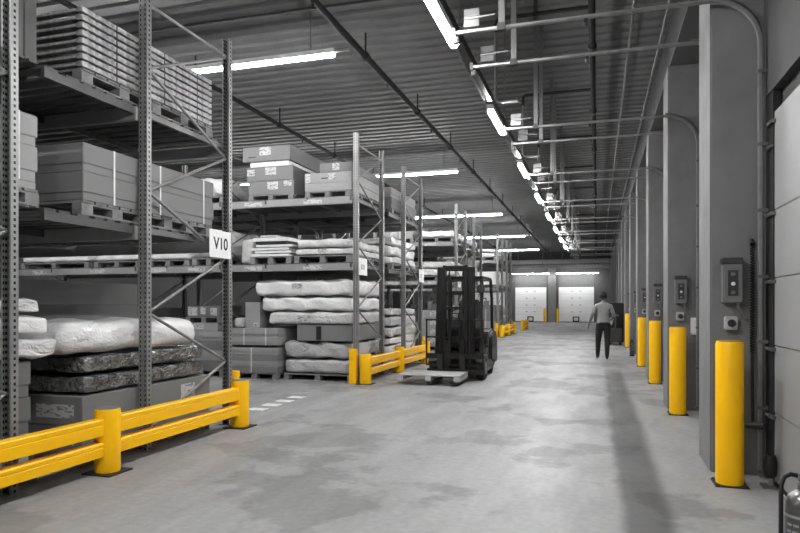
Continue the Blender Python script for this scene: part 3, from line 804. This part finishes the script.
soft(-6.58, -4.57, ya, yb-.05, z, z+.30, 'white wrapped mattress in the middle of three white ones', FILM, seed=33, amp=.05); z += .30+G
soft(-6.7, -4.56, ya-.04, yb, z, z+.345, 'big bulging white wrapped mattress on top of the tall stack', FILM, seed=34, amp=.04, stick=(('y', .40, .50, .45, .75),))
# left carton stack
pallet(-7.19, -6.14, ya-.1, yb, 0, 'floor pallet under strapped cartons left of the mattress stack', h=.12)
z = .124
for j, h in enumerate((.12, .115, .125, .14)):
    carton(-7.2, -6.12, ya-.12, yb, z, z+h, 'strapped grey carton left of mattress stack, %s layer from floor' % ORD[j], [CARTA, CARTC, CARTA, CARTC][j], [0, .6, 0, .6][j], straps=(('y', .45),)); z += h+G
z += .05-.0
t = MB().box(-7.18, -6.15, ya, yb, z-.05, z-.002).build('carton_tray', CARTB, None, (-6.7, 12.6, z-.05)); tag(t, 'dark flat tray between the lower and upper strapped cartons', 'tray')
for j in range(2):
    carton(-7.2, -6.1 if j else -6.1, ya-.14, yb, z, z+.165, 'long light carton overhanging the strapped stack left of mattresses, %s' % ['lower', 'upper'][j], CARTC, .7, straps=(('y', .3), ('y', .75))); z += .165+G
zt_ = z
carton(-6.98, -6.64, ya+.1, ya+.7, zt_, zt_+.53, 'upright pale carton behind the left end of the mattress stack', CARTC, 0, (('y', .55, .95, .05, .2),))
soft(-7.22, -7.0, ya, ya+.6, zt_, zt_+.22, 'small plastic wrapped roll on the light strapped cartons', FILM2, 'wrapped_roll', 'roll', 36, .03, grp='wrapped loads')
# second bay floor level of C: shelf-high mixed small loads seen behind V10 rack
pallet(-8.6, -7.42, ya, yb, 0, 'floor pallet in second bay of mattress rack')
z = .139
for j, h in enumerate((.2, .2, .2, .2)):
    carton(-8.58, -7.42, ya, yb-.1, z, z+h, 'strapped grey carton in second floor bay of mattress rack, %s layer' % ORD[j], [CARTA, CARTC][j % 2], .65, straps=(('y', .35),)); z += h+G
carton(-8.3, -7.6, ya+.05, ya+.6, z, z+.17, 'small pale labelled box on second-bay cartons of mattress rack', CARTC, 0, (('y', .1, .5, .2, .9),))
pallet(-8.4, -7.5, ya+.05, yb, z+.175, 'pallet lying on the small labelled box behind the V10 upright', h=.12)
carton(-8.35, -7.55, ya+.06, ya+.9, z+.30, z+.53, 'carton with three white labels behind the V10 frame braces', CARTB, 0, (('y', .02, .3, .1, .9), ('y', .4, .55, .2, .9), ('y', .7, .9, .1, .8)))
pallet(-9.33, -8.66, ya, yb, 0, 'second floor pallet in second bay of mattress rack')
z = .139
for j, h in enumerate((.28, .28, .3, .2)):
    carton(-9.32, -8.67, ya, yb-.1, z, z+h, 'dark carton deep in second floor bay of mattress rack, %s layer' % ORD[j], [CARTB, CARTA][j % 2], 0, (('y', .2, .5, .2, .8),) if j == 3 else ()); z += h+G
for q in range(2):
    xa = -9.52-1.3*q
    pallet(xa-1.15, xa, ya, yb, 0, '%s floor pallet in third bay of mattress rack' % ORD[q]); z = .139
    for j in range(4):
        h = random.uniform(.25, .38); carton(xa-1.13, xa-.02, ya, yb-.1, z, z+h, 'grey carton in third floor bay of mattress rack, %s stack, %s layer' % (ORD[q], ORD[j]), [CARTB, CARTA][j % 2], 0); z += h+G
for q in range(2):
    xa = -8.7-1.3*q
    if q == 0: continue
for q, xa in enumerate((-9.55, -10.9)):
    pallet(xa-1.15, xa, ya, yb, L2+DT+G, '%s inner pallet on top shelf of mattress rack' % ORD[q]); z = L2+DT+G+.139
    for j in range(2):
        carton(xa-1.13, xa-.02, ya, yb-.1, z, z+.28, 'grey carton on %s inner top-shelf pallet of mattress rack, %s' % (ORD[q], ['lower', 'upper'][j]), CARTA, 0); z += .28+G

# ---- generic stacks for the racks farther along (first two stacks from the aisle)
def stack(xa, xb, ya, yb, zt, room, where, seed, style=None):
    r = random.Random(seed)
    pallet(xa, xb, ya, yb, zt, 'pallet of the %s' % where, h=.13)
    z = zt+.134; j = 0; style = style or r.choice(('soft', 'soft', 'carton', 'board'))
    top = zt+room*r.uniform(.6, .95)
    while z < top-.1 and j < 6:
        h = {'soft': r.uniform(.17, .26), 'carton': r.uniform(.2, .32), 'board': r.uniform(.1, .14)}[style]
        if z+h > zt+room: break
        i = r.uniform(0, .04)
        if style == 'soft': soft(xa+i, xb-i, ya+i, yb-i, z, z+h, 'wrapped mattress, %s layer, %s' % (ORD[j], where), r.choice((FILM, FILM2, FILM)), seed=seed*7+j, amp=.04)
        elif style == 'carton': carton(xa+i, xb-i, ya+i, yb-i, z, z+h, 'carton, %s layer, %s' % (ORD[j], where), r.choice((CARTA, CARTC, CARTC)), r.choice((0, .65)), (('y', .3, .5, .3, .9),), (('y', .6),))
        else: carton(xa+i, xb-i, ya+i, yb-i, z, z+h, 'flat pale pack, %s layer, %s' % (ORD[j], where), FOAM, 0, cat='pack')
        z += h+G; j += 1
rk = {3: (14.1, 16.25), 4: (20.8, 22.7), 5: (23.3, 25.4), 6: (30.0, 31.9), 7: (32.5, 34.6)}
for ri, (ya, yb) in rk.items():
    for li, (zt, room, ln) in enumerate(((0, 2.0, 'floor level'), (L1+DT+G, 1.0, 'middle shelf'), (L2+DT+G, .75, 'top shelf'))):
        for q in range(2):
            xa = -5.75-1.4*q+.02; st = None
            if ri == 3 and q == 0: st = ['soft', 'soft', 'carton'][li]
            if ri == 4 and q == 0: st = ['carton', 'soft', 'soft'][li]
            stack(xa-(.0), xa+1.2 if q == 0 else xa+1.2, ya, yb, zt, room, '%s stack from the aisle, %s, %s rack' % (ORD[q], ln, ORD[ri]), ri*100+li*10+q, st)
            if q == 1 and ri > 5: break

# ------------------------------------------------------------------ forklift with its pallet
def forklift():
    t = thing('forklift', 'black forklift truck with tall mast carrying an empty pallet', 'forklift', (-2.69, 12.78, 0), 0)
    # local frame: front faces -Y
    lp = [(-.50, .25), (-.50, -.05), (.50, -.05), (.50, .25)]
    # body: side profile extruded, with stepped cowl and rounded counterweight
    prof = [(.02, .12), (.02, .42), (.25, .50), (.32, .62), (.72, .64), (.80, .92), (1.25, .98), (1.50, .92), (1.60, .72), (1.62, .22), (1.5, .14), (.9, .10)]
    MB().prism(prof, 'x', -.5, .5).build('chassis', TRUCK, t, bevel=.03)
    cw = [(.86, .30), (.84, .86), (1.22, 1.0), (1.54, .95), (1.68, .74), (1.70, .25), (1.5, .18)]
    MB().prism(cw, 'x', -.545, .545).build('counterweight', mat('truck_grey', .13, .4, 0, .2, 5), t, bevel=.06)
    for s in (-1, 1):
        w = MB()
        w.cyl((s*.40, 0, .235), (s*.56, 0, .235), .235, 28)
        o = w.build('tyre', TYRE, t, bevel=.02)
        MB().cyl((s*.561, 0, .235), (s*.568, 0, .235), .13, 20).build('wheel_rim', GREYP, o)
        w = MB().cyl((s*.32, 1.32, .2), (s*.48, 1.32, .2), .198, 24).build('tyre', TYRE, t, bevel=.02)
        MB().cyl((s*.481, 1.32, .2), (s*.487, 1.32, .2), .1, 18).build('wheel_rim', GREYP, w)
        MB().prism([(-.26, .30), (-.26, .36), (-.18, .50), (.2, .50), (.2, .44), (-.14, .44), (-.2, .34)], 'x', s*.39, s*.565).build('fender', TRUCK, t)
        # mast: outer and inner channel
        MB().prism([(s*.255, -.30), (s*.37, -.30), (s*.37, -.28), (s*.275, -.28), (s*.275, -.17), (s*.37, -.17), (s*.37, -.15), (s*.255, -.15)], 'z', .08, 2.25).build('mast_rail', TRUCK, t)
        MB().prism([(s*.195, -.33), (s*.25, -.33), (s*.25, -.20), (s*.195, -.20)], 'z', .10, 2.29).build('inner_mast_rail', TRUCK, t)
        MB().cyl((s*.165, -.2, .2), (s*.165, -.2, 2.1), .022, 12).build('lift_cylinder', mat('chrome_rod', .35, .3, .6), t)
        # guard pillars
        MB().tube([(s*.46, .02, .45), (s*.46, .06, 1.0), (s*.45, .18, 2.02), (s*.45, .24, 2.06)], 0, sect=(.05, .06)).build('guard_pillar', TRUCK, t)
        MB().tube([(s*.46, 1.42, .9), (s*.46, 1.38, 1.6), (s*.45, 1.28, 2.02), (s*.45, 1.2, 2.06)], 0, sect=(.05, .06)).build('guard_pillar', TRUCK, t)
        h = MB().lathe([(.03, -.05), (.075, -.03), (.085, .02), (.08, .03)], (0, 0, 0), 16).build('headlamp', TRUCK, t, smooth=True)
        h.location = (s*.46, -.02, 1.82); h.rotation_euler = (PI/2, 0, 0)
        MB().cyl((0, 0, .031), (0, 0, .034), .07, 16).build('lamp_glass', PANEL, h)
        MB().tube([(s*.5, .0, 1.62), (s*.56, -.04, 1.64), (s*.58, -.04, 1.55)], .01, 6).build('mirror_arm', TRUCK, t)
        MB().box(s*.58-.05, s*.58+.05, -.06, -.04, 1.42, 1.58).build('mirror', GREYP, t)
        # forks
        fx = s*.225-.055
        MB().box(fx-.055, fx+.055, -.46, -.42, .07, .52).box(fx-.055, fx+.055, -1.3, -.42, .045, .082).build('fork', mat('fork_steel', .14, .5, .3), t)
    m = MB()
    for z in (2.18, 1.70, .75): MB().box(-.26, .26, -.22, -.16, z, z+.08).build('mast_crossbar', TRUCK, t)
    MB().box(-.20, .20, -.32, -.25, 2.2, 2.28).build('mast_crossbar', TRUCK, t); MB().box(-.2, .2, -.32, -.26, 1.42, 1.47).build('mast_crossbar', TRUCK, t)
    m = MB()
    for x in (-.14, .14): m.tube([(x, -.25, .6), (x, -.25, 2.15), (x, -.21, 2.17), (x, -.18, 2.1), (x, -.18, 1.2)], .014, 6)
    m.build('lift_chain', BLACK, t)
    m = MB().box(-.55, .55, -.42, -.36, .14, .24).box(-.55, .55, -.42, -.36, .44, .54).box(-.2, -.1, -.4, -.34, .14, .8).box(.1, .2, -.4, -.34, .14, .8)
    m.build('fork_carriage', TRUCK, t)
    m = MB()
    for x in (-.58, -.30, -.1, .1, .30, .555): m.box(x, x+.028, -.41, -.38, .3, 1.22)
    for z in (.3, .85, 1.19): m.box(-.58, .583, -.41, -.38, z, z+.03)
    m.build('load_backrest', TRUCK, t)
    m = MB().box(-.47, .47, .2, .26, 2.02, 2.09).box(-.47, .47, 1.18, 1.25, 2.02, 2.09).box(-.47, -.42, .2, 1.25, 2.02, 2.09).box(.42, .47, .2, 1.25, 2.02, 2.09)
    for i in range(7): m.box(-.44, .44, .33+.12*i, .36+.12*i, 2.03, 2.07)
    m.build('overhead_guard', TRUCK, t)
    m = MB().box(-.25, .25, .72, 1.18, .98, 1.10); m.build('seat_cushion', PANEL, t, bevel=.03)
    MB().box(-.24, .24, 1.12, 1.24, 1.08, 1.62, (-.15, 0, 0)).build('seat_back', PANEL, t, bevel=.04)
    MB().prism([(.2, .6), (.2, 1.02), (.3, 1.18), (.42, 1.16), (.42, .6)], 'x', -.42, .42).build('dashboard', TRUCK, t, bevel=.02)
    m = MB(); ring = [(0.17*math.cos(a)-.1, .50+.13*math.sin(a), 1.32+.1*math.sin(a)) for a in [2*PI*i/20 for i in range(21)]]
    m.tube(ring, .014, 8); m.cyl((-.1, .50, 1.32), (-.1, .42, 1.12), .02, 8)
    m.box(-.26, .06, .49, .51, 1.31, 1.33); m.build('steering_wheel', BLACK, t)
    return t
FK = forklift()
tp = pallet(-.91, .29, -1.27, -.47, .086, 'pale empty wooden pallet carried low on the forks of the forklift', h=.115, mat_=WOODL)
tp['group'] = ''; del tp['group']
Mx = FK.matrix_basis @ Matrix.Translation(tp.location)
tp.matrix_basis = Mx

# ------------------------------------------------------------------ fire extinguishers
def exting():
    t = thing('fire_extinguisher', '', 'fire extinguisher', (0, 0, 0), group='fire extinguishers by the right wall')
    MB().lathe([(.082, 0), (.085, .01), (.085, .47), (.082, .51), (.068, .545), (.045, .565), (.03, .575), (.03, .60)], n=36).build('cylinder', EXT, t, smooth=True)
    MB().lathe([(.088, .0), (.088, .03), (.086, .035)], n=36).build('foot_ring', BLACK, t)
    m = MB().cyl((0, 0, .60), (0, 0, .65), .024, 14).box(-.03, .03, -.02, .02, .62, .655); m.build('valve', STEEL, t)
    m = MB().box(-.02, .15, -.012, .012, .655, .67, (0, -.25, 0)).box(-.02, .14, -.012, .012, .62, .632, (0, .1, 0)); m.build('squeeze_handle', BLACK, t)
    MB().tube([(-.03, 0, .64), (-.06, -.01, .648), (-.09, -.02, .635), (-.104, -.03, .60), (-.108, -.04, .55), (-.108, -.04, .45), (-.108, -.04, .2), (-.108, -.035, .1)], .0105, 10).build('hose', BLACK, t, smooth=True)
    MB().cyl((-.108, -.035, .12), (-.11, -.03, .02), .018, 10, .024).build('nozzle', BLACK, t)
    m = MB(); rr = .0865; rnd = random.Random(3)      # illegible printed lines of the instruction label
    for i in range(8):
        z = .20+.031*i
        a = -2.75
        while a < -.5:
            w = rnd.uniform(.12, .3)
            n = 3
            for q in range(n):
                a0, a1 = a+w*q/n, a+w*(q+1)/n
                v = [m.bm.verts.new((rr*math.cos(b), rr*math.sin(b), zz)) for b, zz in ((a0, z), (a1, z), (a1, z+.011), (a0, z+.011))]
                m.bm.faces.new(v)
            a += w+.07
    m.build('printed_lines', mat('print_grey', .55, .6), t)
    m = MB().lathe([(.0865, .455), (.0868, .456), (.0868, .466), (.0865, .467)], n=36); m.build('label_border', mat('print_grey', .55, .6), t)
    return t
EX = exting(); EX.location = (.967, 3.56, 0); EX.scale = (1.04, 1.04, 1.04); EX['label'] = 'grey fire extinguisher with black hose in the bottom right foreground corner'
dup(EX, (1.0, 19.95, .02), 'small distant dark fire extinguisher in front of a thin yellow bollard', .9)
EX2 = [o for o in C.objects if o.name.startswith('fire_extinguisher') and o.location.y > 19][0]; EX2.location = (.98, 19.95, 0); EX2.scale = (.85, .85, .85)

# dark buffer pieces at the foot of the nearest door
t = thing('dock_bumper', 'black rubber roller and bracket at the foot of the nearest dock door rail', 'bumper', (1.34, 6.06, 0))
MB().lathe([(.025, .08), (.045, .10), (.05, .14), (.05, .22), (.04, .27), (.015, .285)], (1.36, 5.92, 0), 18).build('rubber_roller', BLACK, t, t.location, smooth=True)
MB().box(1.345, 1.375, 5.90, 5.94, 0, .10).build('roller_stem', GREYP, t, t.location)
MB().box(1.30, 1.40, 5.87, 6.0, 0, .02).build('foot_plate', STEELD, t, t.location)
MB().cyl((1.25, 6.2, .46), (1.36, 6.05, .48), .03, 12).build('rubber_arm', BLACK, t, t.location)

# dark cart beyond the person
t = thing('stacker_truck', 'dark tall pedestrian stacker parked beyond the walking man', 'stacker', (.64, 25.5, 0))
def q(m_, n_, mt, **k): return m_.build(n_, mt, t, t.location, **k)
q(MB().box(.42, .90, 25.3, 26.0, .10, .62), 'battery_body', mat('stacker_grey', .2, .5), bevel=.04)
q(MB().box(.40, .98, 26.0, 26.1, .06, 1.58), 'mast_frame', BLACK, bevel=.02)
q(MB().box(.44, .88, 25.75, 25.98, .62, 1.3), 'motor_cover', TRUCK, bevel=.05)
for x in (.46, .84): q(MB().cyl((x-.04, 25.5, .08), (x+.04, 25.5, .08), .08, 16), 'wheel', BLACK)
for x in (.48, .78): q(MB().box(x, x+.12, 26.1, 27.0, .05, .10), 'fork', STEELD)
q(MB().tube([(.66, 25.5, .6), (.66, 25.2, .95), (.66, 25.1, 1.1)], .025, 8), 'tiller', STEELD)
q(MB().tube([(.55, 25.08, 1.1), (.66, 25.08, 1.13), (.77, 25.08, 1.1)], .022, 8), 'tiller_handle', GREYP)

# ------------------------------------------------------------------ walking man, seen from behind
def person():
    J = {  # name: (x, y, z, rx, ry); facing +Y
     'pel': (0, 0, .98, .175, .13), 'waist': (0, .0, 1.10, .17, .115), 'chest': (0, .01, 1.32, .18, .115), 'uch': (0, .01, 1.47, .155, .095), 'neck': (0, .02, 1.57, .058, .058), 'skull': (0, .035, 1.64, .06, .06),
     'shL': (-.19, .01, 1.47, .075, .07), 'elL': (-.31, -.02, 1.19, .054, .054), 'wrL': (-.385, .05, .955, .029, .029), 'paL': (-.40, .065, .885, .036, .022),
     'shR': (.19, .01, 1.47, .075, .07), 'elR': (.28, -.03, 1.20, .054, .054), 'wrR': (.24, .20, 1.10, .029, .029), 'paR': (.225, .265, 1.09, .036, .022),
     'hiL': (-.11, 0, .90, .12, .12), 'knL': (-.13, .10, .52, .085, .085), 'anL': (-.14, .16, .13, .064, .064), 'hlL': (-.14, .15, .05, .045, .045), 'toL': (-.15, .30, .04, .045, .036),
     'hiR': (.11, 0, .90, .12, .12), 'knR': (.10, -.02, .51, .085, .085), 'anR': (.08, -.20, .14, .064, .064), 'hlR': (.08, -.22, .055, .045, .045), 'toR': (.085, -.08, .04, .045, .036)}
    E = [('pel','waist'),('waist','chest'),('chest','uch'),('uch','neck'),('neck','skull'),('uch','shL'),('shL','elL'),('elL','wrL'),('wrL','paL'),('uch','shR'),('shR','elR'),('elR','wrR'),('wrR','paR'),
         ('pel','hiL'),('hiL','knL'),('knL','anL'),('anL','hlL'),('hlL','toL'),('pel','hiR'),('hiR','knR'),('knR','anR'),('anR','hlR'),('hlR','toR')]
    def fing(s, palm, dirv, side, curl):
        b = Vector(J[palm][:3]); d = Vector(dirv).normalized(); sd = Vector(side).normalized(); cu = Vector(curl)
        for i, (off, ln) in enumerate(((-.027, .066), (-.009, .078), (.009, .073), (.027, .058))):
            p0 = b+d*.03+sd*off; p1 = p0+d*ln*.5+cu*.008; p2 = p0+d*ln*.92+cu*.028
            for n_, p in (('a', p0), ('b', p1), ('c', p2)): J['f%s%d%s' % (s, i, n_)] = (*p, .0095, .0095)
            E.extend(((palm, 'f%s%da' % (s, i)), ('f%s%da' % (s, i), 'f%s%db' % (s, i)), ('f%s%db' % (s, i), 'f%s%dc' % (s, i))))
        p0 = b-d*.01-sd*.036; p1 = p0+d*.035-sd*.02; p2 = p1+d*.03-sd*.002
        for n_, p in (('a', p0), ('b', p1), ('c', p2)): J['t%s%s' % (s, n_)] = (*p, .011, .011)
        E.extend(((palm, 't%sa' % s), ('t%sa' % s, 't%sb' % s), ('t%sb' % s, 't%sc' % s)))
    fing('L', 'paL', (-.12, .08, -1), (0, -1, 0), (.8, .3, 0))
    fing('R', 'paR', (-.1, 1, -.05), (0, 0, -1), (-.8, 0, 0))
    keys = list(J); me = bpy.data.meshes.new('body'); me.from_pydata([J[k][:3] for k in keys], [(keys.index(a), keys.index(b)) for a, b in E], [])
    o = bpy.data.objects.new('tmp_body', me); C.objects.link(o)
    sk = o.modifiers.new('s', 'SKIN'); sk.use_smooth_shade = True
    for i, k in enumerate(keys):
        v = me.skin_vertices[0].data[i]; v.radius = J[k][3:5]; v.use_root = (k == 'pel')
    o.modifiers.new('u', 'SUBSURF').levels = 2; o.modifiers['u'].render_levels = 2
    dg = bpy.context.evaluated_depsgraph_get(); dg.update()
    bod = bpy.data.meshes.new_from_object(o.evaluated_get(dg)); bpy.data.objects.remove(o)
    bm = bmesh.new(); bm.from_mesh(bod)
    # head with face joined to the same body mesh
    def sph(c, r, s, n=18):
        g = bmesh.ops.create_uvsphere(bm, u_segments=n, v_segments=12, radius=r)
        for v in g['verts']: v.co = Vector((v.co.x*s[0], v.co.y*s[1], v.co.z*s[2]))+Vector(c)
    sph((0, .045, 1.735), .1, (.84, 1.0, 1.2)); sph((0, .075, 1.66), .06, (.85, .95, .8))
    sph((0, .148, 1.715), .016, (.8, 1.2, 1.6), 10)
    for s in (-1, 1):
        sph((s*.08, .035, 1.72), .03, (.4, .7, 1.1), 10)
    sph((0, .128, 1.672), .02, (1.2, .5, .35), 10)
    for f in bm.faces:
        c = f.calc_center_median(); f.smooth = True
        if c.z > 1.565: f.material_index = 0
        elif c.z < .10: f.material_index = 3
        elif c.z < .99 and abs(c.x) < .27: f.material_index = 2
        elif abs(c.x) > .24 and c.z < 1.27: f.material_index = 0
        elif c.y > .12 and c.z > 1.0: f.material_index = 0
        else: f.material_index = 1
    me = bpy.data.meshes.new('person_body'); bm.to_mesh(me); bm.free()
    for m_ in (SKIN, SHIRT, TROUS, SHOE): me.materials.append(m_)
    root = bpy.data.objects.new('person', me); C.objects.link(root)
    tag(root, 'man in grey shirt and dark trousers walking away down the aisle', 'person')
    m = MB(); m.sphere((0, .028, 1.755), .1, .94, 1.08, 1.16, 20)
    for v in list(m.bm.verts):
        if v.co.z < 1.745 and v.co.y > .03 or v.co.z < 1.675 or (v.co.y > .105 and v.co.z < 1.80): m.bm.verts.remove(v)
    h = m.build('hair', HAIR, root, smooth=True)
    sm = h.modifiers.new('t', 'SOLIDIFY'); sm.thickness = .012; sm.offset = 1
    for s in (-1, 1): MB().sphere((s*.032, .132, 1.738), .011, n=10).build('eye', WHITEP, root)
    m = MB().lathe([(.165, .975), (.178, .985), (.178, 1.015), (.165, 1.02)], (0, 0, 0), 24)
    for v in m.bm.verts: v.co.y *= .78
    m.build('belt', BLACK, root)
    return root
PR = person(); PR.location = (.17, 18.7, 0); PR.rotation_euler = (0, 0, math.radians(4))
pp = MB().box(.215, .221, .22, .46, .93, 1.13, (0, .35, .45)).build('paper_sheet', WHITEP, None, None)
tag(pp, 'white sheet of paper held in the right hand of the walking man', 'paper')
pp.matrix_basis = PR.matrix_basis.copy()

# ------------------------------------------------------------------ world, camera, view
w = bpy.data.worlds.new('world'); sc.world = w; w.use_nodes = True
w.node_tree.nodes['Background'].inputs[0].default_value = (.5, .5, .5, 1); w.node_tree.nodes['Background'].inputs[1].default_value = .1
cam = bpy.data.cameras.new('camera'); co = bpy.data.objects.new('camera', cam); C.objects.link(co)
co.location = (0, 0, 1.5); co.rotation_euler = (PI/2, 0, math.atan(197/640))
cam.sensor_width = 36; cam.lens = 28.8; cam.shift_y = 38.5/800; cam.clip_end = 200; cam.clip_start = .05
sc.camera = co
sc.view_settings.view_transform = 'Standard'; sc.view_settings.look = 'None'; sc.view_settings.gamma = 1
sc.view_settings.exposure = 0.72; sc.view_settings.use_curve_mapping = False
try:
    sc.cycles.use_denoising = True; sc.cycles.max_bounces = 10; sc.cycles.diffuse_bounces = 6; sc.cycles.sample_clamp_indirect = 6
except Exception: pass
